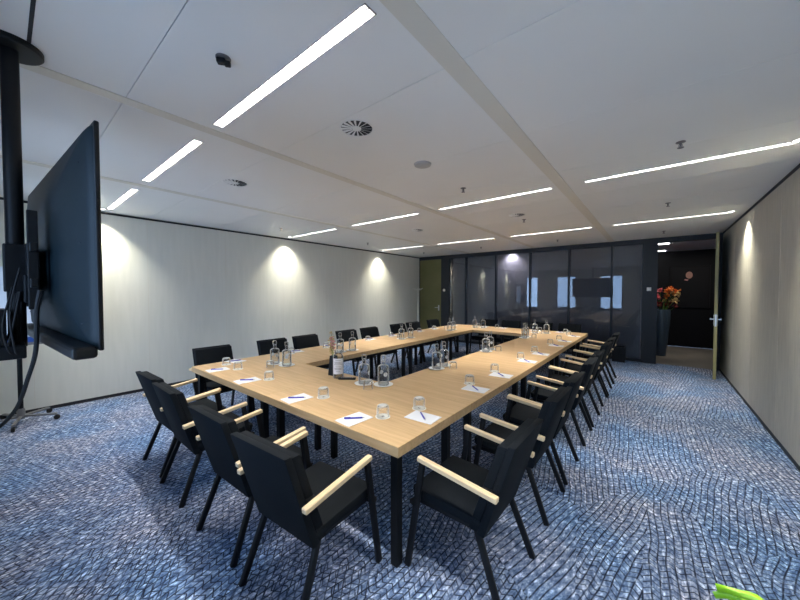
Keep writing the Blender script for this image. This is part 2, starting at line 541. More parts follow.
b = nb(); box(b, XL, -.1, YF + .10, YF + .34, H, H + .02); struct('ceiling_recess', b, M['hall_ceiling'])
b = nb(); box(b, XL, -.1, YF + .06, YF + .40, -.08, 0); struct('floor_recess', b, M['hall_floor'])
b = nb(); box(b, XL, -.14, YF + .30, YF + .34, 0, H); struct('wall_recess', b, M['hall_wall'])
# olive closed door at the left end
b = nb(); box(b, -6.395, -5.555, YF + .005, YF + .05, .006, H - .115, .002)
d1 = struct('door_1', b, M['olive'])
b = nb(); tube(b, [(-5.64, YF + .005, 1.08), (-5.64, YF - .05, 1.08), (-5.76, YF - .05, 1.08)], .009, 8)
box(b, -5.665, -5.615, YF - .004, YF + .006, .98, 1.16, .002); obj('door_handle', b, M['steel'], d1)
# olive door leaf standing open, seen edge-on
a0 = math.atan2(.95 - .842, 9.06 - 8.085)
Lm = Matrix.Translation((.842, 8.085, 0)) @ Matrix.Rotation(-a0, 4, 'Z')
b = nb(); box(b, -.022, .022, .001, .975, .008, H - .115, .001, Lm); d2 = struct('door_2', b, M['olive'])
b = nb(); box(b, -.0225, .0225, -.003, .0012, .008, H - .115, 0, Lm); obj('door_edge', b, M['olive_edge'], d2)
for s in (-1, 1):
    b = nb()
    box(b, min(s * .022, s * .028), max(s * .022, s * .028), .035, .075, .98, 1.18, .002, Lm)
    bar(b, Lm @ Vector((s * .022, .055, 1.10)), Lm @ Vector((s * .075, .055, 1.10)), .016, .016)
    bar(b, Lm @ Vector((s * .070, .047, 1.10)), Lm @ Vector((s * .070, .175, 1.10)), .016, .02)
    obj('door_handle', b, M['steel'], d2)
b = nb(); box(b, -.012, .012, -.0045, -.003, .97, 1.19, 0, Lm); obj('lock_plate', b, M['steel'], d2)

# hall beyond the doorway
HX0, HX1, HY1 = -.60, 2.2, 12.4
b = nb(); box(b, HX0, HX1, YF + .062, HY1, -.08, -.002); struct('floor_hall', b, M['hall_floor'])
b = nb(); box(b, HX0, HX1, YF + .10, HY1, H, H + .05); struct('ceiling_hall', b, M['hall_ceiling'])
b = nb(); box(b, HX0, HX1, HY1, HY1 + .1, 0, H); struct('wall_hall_far', b, M['hall_wall'])
b = nb(); box(b, HX0 - .1, HX0, YF + .40, HY1, 0, H); struct('wall_hall_left', b, M['hall_wall'])
b = nb(); box(b, HX1, HX1 + .1, YF + .10, HY1, 0, H); struct('wall_hall_right', b, M['hall_wall'])
b = nb(); box(b, XR + .1, HX1, YF + .0, YF + .1, 0, H); struct('wall_hall_near', b, M['hall_wall'])
for y, x1 in ((10.25, .22), (12.0, .18)):
    b = nb(); box(b, -.35, x1, y - .05, y + .05, H - .012, H, .002)
    t = obj('ceiling_light', b, M['hall_lamp'])
    tag(t, 'short bright ceiling light in the dark hall, %s' % ('the nearer of two, above the doorway' if y < 11 else 'the farther of two, by the black wall'), 'ceiling light', 'hall ceiling lights')
o = area('hall_light', (.9, 10.9, H - .03), (0, 0, 0), 1.2, .3, 8, (1, .93, .82))

# wall-washer behind the third pane
def spot(name, loc, target, power, size, blend, color):
    d = bpy.data.lights.new(name, 'SPOT'); d.energy = power; d.spot_size = R(size); d.spot_blend = blend
    d.color = color; d.shadow_soft_size = .02
    o = bpy.data.objects.new(name, d); COL.objects.link(o); o.location = loc
    o.rotation_euler = (Vector(target) - Vector(loc)).to_track_quat('-Z', 'Y').to_euler()
    return o


spot('recess_downlight', (-3.30, YF + .14, H - .012), (-3.30, YF + .20, 1.0), 24, 130, 1.0, (.93, .86, 1.0))

# ------------------------------------------------------------------ ceiling fittings
def luminaire(x0, x1, y, label):
    t = thing('recessed_light', label, 'ceiling light', ((x0 + x1) / 2, y, H), 0, 'recessed linear ceiling lights')
    hw, L = LW / 2, (x1 - x0) / 2
    b = nb()
    box(b, -L, L, -hw, -hw + .004, -.002, .06); box(b, -L, L, hw - .004, hw, -.002, .06)
    box(b, -L, -L + .006, -hw + .004, hw - .004, -.002, .06); box(b, L - .006, L, -hw + .004, hw - .004, -.002, .06)
    box(b, -L, L, -hw, hw, .06, .064)
    obj('housing', b, M['lamp_inside'], t)
    b = nb(); n = int((x1 - x0) / .025)
    for k in range(1, n):
        x = -L + k * 2 * L / n
        box(b, x - .001, x + .001, -hw + .004, hw - .004, .004, .030)
    box(b, -L + .006, L - .006, -.0015, .0015, .006, .024)
    obj('louvre', b, M['louvre'], t)
    l = area('lamp_tube', (0, 0, .05), (0, 0, 0), 2 * L - .03, LW - .02, LAMP_W * (x1 - x0) / 1.5, LAMP_COL)
    l.parent = t


colname = ['beside the left wall', 'second from the left wall', 'second from the right wall', 'beside the right wall']
rowname = ['nearest the camera', 'mid room', 'nearest the glass']
for ri, y in enumerate(ROWS):
    for ci, (x0, x1, l0, l1) in enumerate(CELLS):
        luminaire(l0, l1, y, 'recessed ceiling light, row %s, %s' % (rowname[ri], colname[ci]))


def downlight(x, y, tx, label):
    t = thing('wall_downlight', label, 'ceiling light', (x, y, H), 0, 'wall-washing downlights')
    b = nb(); lathe(b, [(.028, .0), (.040, -.004), (.042, 0.001), (.028, .001)], 20, cap=False); obj('rim', b, M['white'], t, True)
    b = nb(); lathe(b, [(.0, -.001), (.026, -.001), (.026, .001), (0, .001)], 20); obj('lens', b, M['diffuser'], t)
    s = spot('lamp', (0, 0, -.006), (0, 0, -2.2), SPOT_W, 100, .85, (1.0, .97, .78))
    s.parent = t


for y, n in ((.93, 'nearest the television'), (3.95, 'in the middle of the left wall'), (6.97, 'nearest the olive door')):
    downlight(XL + .19, y, XL + .02, 'small ceiling downlight washing the left wall, %s' % n)
for y, n in ((.93, 'nearest the camera'), (3.95, 'halfway along the wall'), (6.80, 'nearest the open door')):
    downlight(XR - .17, y, XR - .02, 'small ceiling downlight washing the right wall, %s' % n)


def diffuser_vent(x, y, label, r=.125):
    t = thing('air_diffuser', label, 'air vent', (x, y, H), .3, 'round swirl air diffusers')
    b = nb(); lathe(b, [(r - .012, .001), (r - .010, -.006), (r, -.002), (r, .001)], 32, cap=False); obj('rim', b, M['white'], t, True)
    b = nb(); lathe(b, [(0, -.0005), (r - .012, -.0005), (r - .012, .0008), (0, .0008)], 32); obj('backing', b, M['gap'], t)
    b = nb()
    for k in range(16):
        a = 2 * PI * k / 16
        mt = Matrix.Rotation(a, 4, 'Z') @ Matrix.Translation((.6 * r, 0, -.005)) @ Matrix.Rotation(R(24), 4, 'X')
        vs = box(b, -.32 * r, .30 * r, -.009, .009, -.0006, .0006)
        for v in vs:
            if v.co.x < 0: v.co.y *= .42
        bmesh.ops.transform(b, matrix=mt, verts=vs)
    v2 = nb()
    obj('vanes', b, M['white'], t)
    lathe(v2, [(0, -.009), (.25 * r, -.008), (.27 * r, -.002), (0, -.002)], 20); obj('hub', v2, M['white'], t, True)


for x, y, n in ((-1.72, 1.64, 'nearest the camera'), (-3.60, 1.62, 'on the left side near the television'),
                (-1.71, 5.02, 'far half, right of centre'), (-3.62, 5.03, 'far half, left of centre')):
    diffuser_vent(x, y, 'round white swirl air diffuser in the ceiling, %s' % n)

b = nb(); lathe(b, [(0, -.022), (.05, -.022), (.075, -.014), (.082, 0.001), (0, .001)], 28)
tag(obj('smoke_detector', b, M['pale_grey'], None, True, (-1.72, 2.48, H)), 'round grey disc detector flush on the ceiling between two air diffusers', 'detector')

sp_spots = [(-1.75, 3.34, 'above the middle of the tables'), (.13, 3.40, 'over the empty right side, nearest the camera'), (.10, 5.61, 'over the right side, between two light rows'),
            (.09, 8.14, 'near the open doorway'), (-1.79, 8.0, 'close to the glass partition, right of centre'), (-3.66, 8.0, 'close to the glass partition, left of centre'),
            (-5.49, 3.29, 'near the left wall'), (-5.5, 5.6, 'near the left wall, farther away'), (-5.5, 8.0, 'near the olive door'), (-1.72, 5.4, 'just beyond the far right air diffuser')]
sp = thing('sprinkler', '', 'sprinkler', (0, 0, 0), 0, 'ceiling sprinklers')
b = nb(); lathe(b, [(0, .001), (.030, .001), (.032, -.004), (.012, -.010), (0, -.010)], 16); obj('rose', b, M['grey_metal'], sp, True)
b = nb(); lathe(b, [(0, -.009), (.007, -.009), (.007, -.034), (0, -.034)], 10)
for s in (-1, 1):
    bar(b, (s * .006, 0, -.012), (s * .013, 0, -.03), .003, .003); bar(b, (s * .013, 0, -.03), (s * .003, 0, -.045), .003, .003)
obj('nozzle', b, M['grey_metal'], sp)
b = nb(); lathe(b, [(0, -.044), (.020, -.044), (.022, -.047), (0, -.047)], 14); obj('deflector', b, M['grey_metal'], sp)
for x, y, n in sp_spots:
    place(sp, USED, (x, y, H), random.random(), 'small metal fire sprinkler on the ceiling, %s' % n)

# two-lobed sensor above the front table
t = thing('ceiling_sensor', 'small dark two-lobed ceiling sensor left of the brightest ceiling light', 'sensor', (-1.74, .73, H), .9)
b = nb(); lathe(b, [(0, .001), (.036, .001), (.036, -.004), (0, -.006)], 20); obj('base_plate', b, M['grey_metal'], t, True)
b = nb(); box(b, -.03, .012, -.017, .017, -.030, -.005, .006); box(b, .005, .035, -.012, .012, -.040, -.014, .006); obj('sensor_head', b, M['black_plastic'], t)

# ------------------------------------------------------------------ tables
TZ = .74
def make_table(x0, x1, y0, y1, fx0, fx1, fy0, fy1, m, label):
    """table over x0..x1, y0..y1 with its leg centres at fx*, fy*"""
    cx, cy = (x0 + x1) / 2, (y0 + y1) / 2
    t = thing('conference_table', label, 'table', (cx, cy, 0), 0, 'light oak tables joined into a hollow rectangle')
    b = nb(); box(b, x0 - cx + .0008, x1 - cx - .0008, y0 - cy + .0008, y1 - cy - .0008, TZ - .06, TZ, .0015, seg=1); obj('tabletop', b, m, t)
    fx0 -= cx; fx1 -= cx; fy0 -= cy; fy1 -= cy
    b = nb()
    for y in (fy0, fy1): box(b, fx0 - .012, fx1 + .012, y - .012, y + .012, TZ - .10, TZ - .0605)
    for x in (fx0, fx1): box(b, x - .012, x + .012, fy0 + .012, fy1 - .012, TZ - .10, TZ - .0605)
    obj('frame', b, M['black_metal'], t)
    for lx in (fx0, fx1):
        for ly in (fy0, fy1):
            b = nb(); box(b, lx - .025, lx + .025, ly - .025, ly + .025, 0, TZ - .0605, .003)
            obj('leg', b, M['black_metal'], t)
    return t


TX0, TX1 = -4.165, -1.098
TY0, TY1, TY2, TY3 = 1.352, 2.252, 6.70, 7.60
IX0, IX1 = TX0 + .90, TX1 - .90
lb = 'light oak table with black legs, '
make_table(-2.53, TX1, TY0, TY1, -2.41, -1.17, 1.425, 1.985, M['oak_x'], lb + 'at the near right corner closest to the camera')
make_table(TX0, -2.53, TY0, TY1, -4.09, -2.665, 1.425, 1.985, M['oak_x'], lb + 'at the near left corner by the left wall')
make_table(TX0, -2.53, TY2, TY3, -4.09, -2.665, 6.97, 7.53, M['oak_x'], lb + 'at the far left corner before the glass')
make_table(-2.53, TX1, TY2, TY3, -2.41, -1.17, 6.97, 7.53, M['oak_x'], lb + 'at the far right corner before the glass')
posn = ['nearest the camera', 'in the middle', 'farthest from the camera']
for k, (y0, y1) in enumerate(((TY1, 3.57), (3.57, 5.13), (5.13, TY2))):
    make_table(IX1, TX1, y0, y1, IX1 + .07, -1.17, y0 + (.07 if k == 0 else .14), y1 - .14, M['oak_x'], lb + 'in the right arm, ' + posn[k])
for k, (y0, y1) in enumerate(((TY1, 4.35), (4.35, 5.75), (5.75, TY2))):
    make_table(TX0, IX0, y0, y1, -4.09, IX0 - .07, y0 + .10, y1 - .10, M['oak_x'], lb + 'in the left arm, ' + posn[k])

# ------------------------------------------------------------------ chairs  (local: +Y faces the table, origin between the rear feet)
def make_chair():
    t = thing('armchair', '', 'chair')
    b = nb(); prism(b, [(.125, .385), (.545, .395), (.555, .455), (.12, .435)], -.235, .235, .012); obj('seat', b, M['black_fabric'], t, True)
    # backrest: cushion in front, shell behind
    b = nb(); prism(b, [(.146, .360), (.196, .365), (.036, .850), (-.014, .850)], -.229, .229, .009)
    br = obj('backrest', b, M['black_fabric'], t, True)
    b = nb(); prism(b, [(.104, .350), (.145, .357), (-.015, .860), (-.054, .860)], -.233, .233, .006); obj('back_shell', b, M['black_fabric'], br, True)
    b = nb()
    box(b, -.215, .215, .145, .175, .355, .388); box(b, -.215, .215, .50, .53, .360, .394)
    for s in (-1, 1):
        box(b, min(s * .19, s * .215), max(s * .19, s * .215), .15, .52, .358, .384)
        bar(b, (s * .20, .515, .378), (s * .270, .535, .378), .022, .03, ref=(0, 0, 1))
    obj('seat_frame', b, M['black_metal'], t)
    for s in (-1, 1):
        b = nb(); bar(b, (s * .277, .556, .0), (s * .275, .452, .645), .026, .036, bev=.006, seg=2); obj('leg', b, M['black_metal'], t, True)
        b = nb(); bar(b, (s * .238, .004, .0), (s * .212, .150, .372), .026, .034, bev=.006, seg=2); obj('leg', b, M['black_metal'], t, True)
        b = nb(); bar(b, (s * .276, .014, .607), (s * .276, .480, .660), .034, .028, bev=.004, seg=1); obj('armrest', b, M['beech'], t)
        b = nb(); bar(b, (s * .222, .085, .610), (s * .262, .085, .610), .02, .05, ref=(0, 0, 1)); obj('arm_bracket', b, M['black_metal'], t)
    return t


chair = make_chair()
GR = 'black armchairs around the tables'
base = 'black armchair with pale wooden arms, '
near = [(-1.50, .80, .07, 'near side, first from the right, closest to camera'), (-2.135, .80, .03, 'near side, second from the right'),
        (-2.965, .80, -.01, 'near side, second from the left'), (-3.54, .82, .02, 'near side, leftmost of four')]
for x, y, rz, n in near:
    place(chair, USED, (x, y, 0), rz, base + n, GR)
ordn = ['first', 'second', 'third', 'fourth', 'fifth', 'sixth', 'seventh', 'eighth']
right = [1.73, 2.545, 3.14, 3.99, 4.585, 5.465, 6.06, 6.86]
for k, y in enumerate(right):
    place(chair, USED, (-.555, y, 0), R(90) + (random.random() - .5) * .03, base + 'right side, %s from camera' % ordn[k], GR)
left = [1.77, 2.63, 3.23, 4.15, 4.78, 5.72, 6.31, 7.21]
for k, y in enumerate(left):
    place(chair, USED, (-4.66, y, 0), R(-90) + (random.random() - .5) * .03, base + 'left wall side, %s from camera' % ordn[k], GR)
for k, x in enumerate([-3.50, -2.90, -2.15, -1.55]):
    place(chair, USED, (x, 8.17, 0), R(180), base + 'glass partition side, %s from left' % ordn[k], GR)

# ------------------------------------------------------------------ place settings
tum = thing('tumbler', '', 'glass')
b = nb(); lathe(b, [(.0425, 0), (.044, .01), (.044, .048), (.041, .070), (.034, .078), (0, .080)], 20, cap=False)
obj('glass_body', b, M['glass'], tum, True)
b = nb(); lathe(b, [(0, .066), (.030, .066), (.036, .072), (.031, .0785), (0, .0805)], 20); obj('thick_base', b, M['glass'], tum, True)
b = nb(); lathe(b, [(.0425, .0), (.0445, .0), (.0445, .004), (.0425, .004)], 20, cap=False); obj('rim', b, M['glass'], tum, True)
coa = thing('coaster', '', 'coaster')
b = nb(); lathe(b, [(0, 0), (.052, 0), (.052, .0018), (0, .0018)], 28); obj('disc', b, M['card'], coa)
b = nb()
for k, (w_, y_) in enumerate(((.026, .006), (.018, -.001), (.024, -.008))):
    box(b, -w_ / 2, w_ / 2, y_ - .002, y_ + .002, .0018, .0021)
obj('print', b, M['ink'], coa)
pap = nb(); box(pap, -.105, .105, -.0745, .0745, 0, .0035)
paper = tag(obj('notepad', pap, M['paper']), '', 'notepad')
pen = thing('pen', '', 'pen')
b = nb(); tube(b, [(-.068, 0, .005), (-.06, 0, .005), (.055, 0, .005)], .0055, 8)
obj('barrel', b, M['pen_blue'], pen, True)
b = nb(); tube(b, [(.055, 0, .005), (.070, 0, .004)], .005, 8, .0012); obj('tip', b, M['steel'], pen, True)
b = nb(); box(b, -.066, -.025, -.0015, .0015, .0105, .0125); obj('clip', b, M['pen_dark'], pen)


def setting(gx, gy, px, py, prz, penrz, n, pendx=0.0):
    place(coa, USED, (gx, gy, TZ), prz, 'round white printed coaster, %s' % n, 'coasters under the tumblers')
    place(tum, USED, (gx, gy, TZ + .0018), 0, 'upturned tumbler on a coaster, %s' % n, 'upturned tumblers on the tables')
    if USED.get('notepad'):
        p = paper.copy(); COL.objects.link(p)
    else:
        p = paper; USED['notepad'] = True
    p.location = (px, py, TZ); p.rotation_euler = (0, 0, prz); p['label'] = 'white note paper under a pen, %s' % n; p['group'] = 'note paper at each seat'
    place(pen, USED, (px + pendx, py, TZ + .0035), penrz, 'dark blue pen on note paper, %s' % n, 'pens on the note paper')


nn = ['near side, first from right', 'near side, second from right', 'near side, second from left', 'near side, left corner']
for k, (gx, px) in enumerate(((-1.46, -1.58), (-2.11, -2.25), (-2.96, -3.08), (-3.62, -3.76))):
    setting(gx, 1.63, px, 1.475, R(86), R(45), nn[k])
for k, y in enumerate(right):
    setting(-1.355, y + .185, -1.235, y + .06, R(3), R(-42), 'right side, %s from camera' % ordn[k])
for k, y in enumerate(left):
    setting(-3.96, y - .12, -4.06, y + .03, R(-8) if k else R(14), R(75), 'left wall side, %s from camera' % ordn[k])
for k, (gx, px) in enumerate(((-3.42, -3.30), (-2.95, -2.82), (-1.98, -2.12), (-1.47, -1.60))):
    setting(gx, 7.36, px, 7.44, R(90), R(120), 'glass partition side, %s from left' % ordn[k])

# ------------------------------------------------------------------ carafes, plates
car = thing('water_carafe', '', 'carafe')
b = nb(); lathe(b, [(0, .004), (.046, .004), (.052, .010), (.052, .158), (.049, .172), (.036, .181), (.019, .186), (.016, .205), (.018, .226), (.016, .226)], 24, cap=False)
obj('bottle', b, M['bottle_glass'], car, True)
b = nb(); lathe(b, [(0, 0), (.048, 0), (.0525, .006), (.049, .012), (0, .010)], 24); obj('thick_base', b, M['bottle_glass'], car, True)
b = nb(); lathe(b, [(0, .212), (.014, .212), (.014, .228), (.0215, .231), (.0225, .268), (.019, .273), (0, .273)], 18); obj('stopper', b, M['glass'], car, True)
b = nb(); lathe(b, [(.0525, .150), (.0528, .150), (.0528, .156), (.0525, .156)], 24, cap=False); obj('shoulder_line', b, M['glass'], car, True)
b = nb()
for ang in (0, 180):
    cv = []
    for k in range(16):
        u, v_ = .020 * math.cos(2 * PI * k / 16), .020 * math.sin(2 * PI * k / 16)
        a = R(ang) + u / .0527
        cv.append(b.verts.new((.0527 * math.cos(a), .0527 * math.sin(a), .105 + v_)))
    b.faces.new(cv)
obj('emblem', b, mat('frosted_emblem', (.75, .76, .76), .6), car)
pl = nb(); lathe(pl, [(0, 0), (.05, 0), (.055, .004), (.088, .010), (.090, .012), (.086, .013), (.055, .007), (0, .006)], 32)
plate = tag(obj('round_plate', pl, M['ceramic'], None, True), '', 'plate')


def put_plate(x, y, n, first=[True]):
    if first[0]:
        p = plate; first[0] = False
    else:
        p = plate.copy(); COL.objects.link(p)
    p.location = (x, y, TZ); p['label'] = 'round white plate under a carafe, %s' % n; p['group'] = 'white plates under the carafes'


def side(a, b):
    ax = (a[0] * .78 + a[1] * .626) / (a[1] * .78 - a[0] * .626)
    bx = (b[0] * .78 + b[1] * .626) / (b[1] * .78 - b[0] * .626)
    return 'left' if ax < bx else 'right'


sets = [  # plate+carafe, second plate+carafe, tumbler
    ((-1.95, 2.185), (-2.115, 2.10), (-1.985, 2.02), 'near table, beside the remote control'),
    ((-3.34, 2.06), (-3.53, 2.02), (-3.42, 1.90), 'near table, left end'),
    ((-1.90, 3.02), (-1.92, 3.21), (-1.77, 3.16), 'right arm, nearest pair'),
    ((-1.90, 4.34), (-1.92, 4.54), (-1.78, 4.50), 'right arm, second pair'),
    ((-1.90, 6.05), (-1.93, 6.25), (-1.77, 6.20), 'right arm, third pair'),
    ((-3.46, 3.20), (-3.50, 3.00), (-3.62, 3.10), 'left arm, behind the flower vase'),
    ((-3.56, 4.75), (-3.60, 4.53), (-3.72, 4.62), 'left arm, halfway along'),
    ((-3.56, 6.20), (-3.60, 6.42), (-3.72, 6.30), 'left arm, farthest pair'),
    ((-3.42, 7.16), (-3.20, 7.14), (-3.33, 7.02), 'far table, left end'),
    ((-1.98, 6.98), (-1.76, 7.02), (-1.86, 6.88), 'far table, right end'),
]
for (A, B_, C_, n) in sets:
    put_plate(A[0], A[1], n + ', on the %s' % side(A, B_))
    put_plate(B_[0], B_[1], n + ', on the %s' % side(B_, A))
    place(car, USED, (A[0], A[1], TZ + .006), random.random() * 1.5 - .9, 'stoppered glass carafe, %s, on the %s' % (n, side(A, B_)), 'water carafes on the tables')
    place(car, USED, (B_[0], B_[1], TZ + .006), random.random() * 1.5 - .9, 'stoppered glass carafe, %s, on the %s' % (n, side(B_, A)), 'water carafes on the tables')
    place(tum, USED, (C_[0], C_[1], TZ), 0, 'spare tumbler by the carafes, %s' % n, 'spare tumblers beside the carafes')

# flower vase, labelled bottle, remote
t = thing('flower_vase', 'black square tapered vase with dried pink and yellow flowers on the near table', 'vase', (-2.60, 2.14, TZ), .2)
b = nb()
v0 = [b.verts.new((sx * .040, sy * .040, 0)) for sx, sy in ((-1, -1), (1, -1), (1, 1), (-1, 1))]
v1 = [b.verts.new((sx * .028, sy * .028, .20)) for sx, sy in ((-1, -1), (1, -1), (1, 1), (-1, 1))]
v2 = [b.verts.new((sx * .024, sy * .024, .20)) for sx, sy in ((-1, -1), (1, -1), (1, 1), (-1, 1))]
v3 = [b.verts.new((sx * .024, sy * .024, .12)) for sx, sy in ((-1, -1), (1, -1), (1, 1), (-1, 1))]
b.faces.new(v0[::-1]); b.faces.new(v3)
for A, B_ in ((v0, v1), (v1, v2), (v2, v3)):
    for k in range(4): b.faces.new((A[k], A[(k + 1) % 4], B_[(k + 1) % 4], B_[k]))
bmesh.ops.recalc_face_normals(b, faces=b.faces)
obj('vase_body', b, M['black_plastic'], t)
rnd = random.Random(3)


def blossom(b, c, r, n=7, rr=rnd):
    for k in range(n):
        d = Vector((rr.uniform(-1, 1), rr.uniform(-1, 1), rr.uniform(-.6, 1))).normalized()
        s = d.cross(Vector((.3, .2, 1))).normalized() * r * .38
        c0 = Vector(c); tip = c0 + d * r; mid = c0 + d * r * .55
        up_ = d.cross(s).normalized() * r * .08
        vs = [b.verts.new(c0), b.verts.new(mid + s), b.verts.new(tip), b.verts.new(mid - s), b.verts.new(mid + up_ * 2), b.verts.new(mid - up_)]
        for q in ((0, 1, 4), (1, 2, 4), (2, 3, 4), (3, 0, 4), (0, 5, 1), (1, 5, 2), (2, 5, 3), (3, 5, 0)):
            b.faces.new([vs[i] for i in q])


for k in range(7):
    dx, dy = rnd.uniform(-.05, .06), rnd.uniform(-.05, .05)
    hgt = rnd.uniform(.30, .46)
    b = nb(); tube(b, curve_pts([(dx * .15, dy * .15, .14), (dx * .5, dy * .5, hgt * .7), (dx, dy, hgt)], 8), .0016, 5); st = obj('stem', b, M['stem'], t)
    b = nb()
    for q in range(3): blossom(b, (dx * (1 - .15 * q), dy * (1 - .15 * q), hgt - q * .035), .030, 8)
    obj('blossom', b, M['petal_yellow'] if (dx < .0) else M['petal_pink'], st)

t = thing('labelled_bottle', 'clear bottle with a white text label beside the flower vase', 'bottle', (-2.48, 2.10, TZ), R(48))
b = nb(); lathe(b, [(0, 0), (.048, 0), (.052, .006), (.052, .215), (.048, .232), (.036, .242), (.036, .262)], 28, cap=False); obj('bottle_body', b, M['bottle_glass'], t, True)
b = nb()
na = 12
for k in range(na):
    a0_, a1_ = R(-150 + 120 * k / na), R(-150 + 120 * (k + 1) / na)
    q = [b.verts.new((.0535 * math.cos(a), .0535 * math.sin(a), z)) for a, z in ((a0_, .045), (a1_, .045), (a1_, .200), (a0_, .200))]
    b.faces.new(q)
lab = obj('bottle_label', b, M['paper'], t, True)
b = nb()
for z, hw_ in ((.18, 30), (.162, 42), (.15, 38), (.138, 44), (.118, 28), (.102, 42), (.09, 36), (.07, 24)):
    for k in range(8):
        a0_, a1_ = R(-90 - hw_ + 2 * hw_ * k / 8), R(-90 - hw_ + 2 * hw_ * (k + 1) / 8)
        q = [b.verts.new((.0541 * math.cos(a), .0541 * math.sin(a), zz)) for a, zz in ((a0_, z), (a1_, z), (a1_, z + .0035), (a0_, z + .0035))]
        b.faces.new(q)
obj('text_lines', b, M['grey_metal'], lab)
b = nb(); lathe(b, [(0, .255), (.037, .255), (.038, .275), (.034, .280), (0, .280)], 24); obj('cap', b, M['glass'], t, True)

t = thing('remote_control', 'black remote control lying on the near table beside the carafes', 'remote control', (-2.36, 2.11, TZ), R(38))
b = nb(); box(b, -.085, .085, -.021, .021, 0, .018, .006); obj('handset', b, M['black_plastic'], t)
b = nb()
for i in range(7):
    for j in (-1, 0, 1): box(b, -.06 + i * .018, -.05 + i * .018, j * .012 - .004, j * .012 + .004, .018, .0195)
obj('buttons', b, M['grey_metal'], t)

# ------------------------------------------------------------------ television on its ceiling pole
tv = thing('television', 'large black television seen from behind, hanging from a ceiling pole at left', 'television', (-2.515, .142, 1.817), R(3.5))
W2, H2 = .81, .45
b = nb(); box(b, -W2, W2, .045, .061, -H2, H2, .005); obj('screen_frame', b, M['black_plastic'], tv)
b = nb(); box(b, -W2 + .015, W2 - .015, .061, .063, -H2 + .02, H2 - .015); obj('screen', b, mat('screen_glass', (.004, .004, .006), .12), tv)
# back housing: tapered bulge
b = nb()
prof = [(1.0, .046), (.985, .036), (.95, .026), (.60, -.010), (.5, -.014)]
rings = []
for f, y in prof:
    hw_, hh = (W2 - .012) * (1 if f > .9 else 1) * f, (H2 - .012) * (f if f > .9 else f * .98)
    ring = []
    for sx, sz in ((-1, -1), (1, -1), (1, 1), (-1, 1)):
        cr_ = .02 if f > .9 else .05
        for q in range(4):
            a = {(-1, -1): PI, (1, -1): -PI / 2, (1, 1): 0, (-1, 1): PI / 2}[(sx, sz)] + q * PI / 6
            ring.append(b.verts.new((sx * (hw_ - cr_) + cr_ * math.cos(a), y, sz * (hh - cr_) + cr_ * math.sin(a))))
    rings.append(ring)
n = len(rings[0])
for A, B_ in zip(rings, rings[1:]):
    for k in range(n): b.faces.new((A[k], A[(k + 1) % n], B_[(k + 1) % n], B_[k]))
b.faces.new(rings[0][::-1]); b.faces.new(rings[-1])
bmesh.ops.recalc_face_normals(b, faces=b.faces)
obj('back_housing', b, M['tv_back'], tv, True)
b = nb()
for x in (.70, -.70):
    for z in (-.35, -.02, .3): lathe(b, [(0, 0), (.006, 0), (.006, .004), (0, .004)], 10, (x, .020, z))
obj('screw_hole', b, M['gap'], tv)
b = nb(); box(b, -W2 + .004, W2 - .004, -.03, .044, -H2 - .028, -H2 + .02, .012); obj('speaker_bar', b, M['black_plastic'], tv)

po = thing('ceiling_pole', 'black ceiling pole with round flange holding the television', 'pole mount', (-2.45, .046, 0))
b = nb(); lathe(b, [(0, 1.33), (.031, 1.33), (.031, H - .018), (0, H - .018)], 28); obj('pole', b, M['black_metal'], po, True)
b = nb(); lathe(b, [(0, H - .026), (.108, H - .026), (.114, H - .020), (.114, H - .0005), (0, H - .0005)], 40); obj('ceiling_flange', b, M['black_metal'], po, True)
b = nb(); box(b, -.045, .045, -.040, .040, 1.60, 1.83, .006); box(b, -.16, .16, .03, .045, 1.60, 1.83, .004)
obj('collar', b, M['black_metal'], po)
b = nb()
for x in (-.22, .22):
    box(b, x - .02, x + .02, .03, .064, 1.52, 1.97 if x > 0 else 1.86, .003)
box(b, -.30, .30, .035, .058, 1.78, 1.82, .003); box(b, -.30, .30, .035, .058, 1.62, 1.66, .003)
for x in (-.12, .12): box(b, x - .05, x + .05, .02, .06, 1.55, 1.68, .004)
obj('mounting_bracket', b, M['black_metal'], po)
b = nb(); box(b, -.03, .20, -.10, -.035, 1.36, 1.52, .006); box(b, .04, .24, -.07, .02, 1.30, 1.36, .006)
obj('adapter_box', b, M['black_plastic'], po)
# cables
cab = [
    [(-2.25, .03, 1.62), (-2.18, .00, 1.45), (-2.20, .02, 1.33), (-2.32, .05, 1.38), (-2.40, .06, 1.55)],
    [(-2.10, .05, 1.70), (-2.06, .02, 1.52), (-2.12, .03, 1.36), (-2.26, .04, 1.33), (-2.38, .04, 1.42)],
    [(-2.35, .05, 1.60), (-2.36, .02, 1.42), (-2.30, .0, 1.34), (-2.2, .02, 1.40), (-2.16, .05, 1.60)],
]
for k, c in enumerate(cab):
    b = nb(); tube(b, curve_pts(c, 28), .0035, 7)
    tag(obj('loose_cable', b, M['rubber'], None, True), 'black cable looping behind the television, %s' % ['nearest the pole', 'nearest the screen edge', 'tangled between the two others'][k], 'cable', 'cables behind the television')
b = nb(); tube(b, curve_pts([(-1.976, .10, 1.607), (-1.997, .09, 1.523), (-2.048, .086, 1.352), (-2.149, .065, 1.22), (-2.30, .038, 1.075), (-2.5, -.002, .957), (-2.8, -.07, .80), (-3.3, -.12, .50), (-3.8, -.16, .2), (-4.2, -.2, .008), (-4.6, -.22, .008)], 60), .008, 8)
tag(obj('power_cable', b, M['rubber'], None, True), 'long black cable drooping from the television towards the floor at left', 'cable')

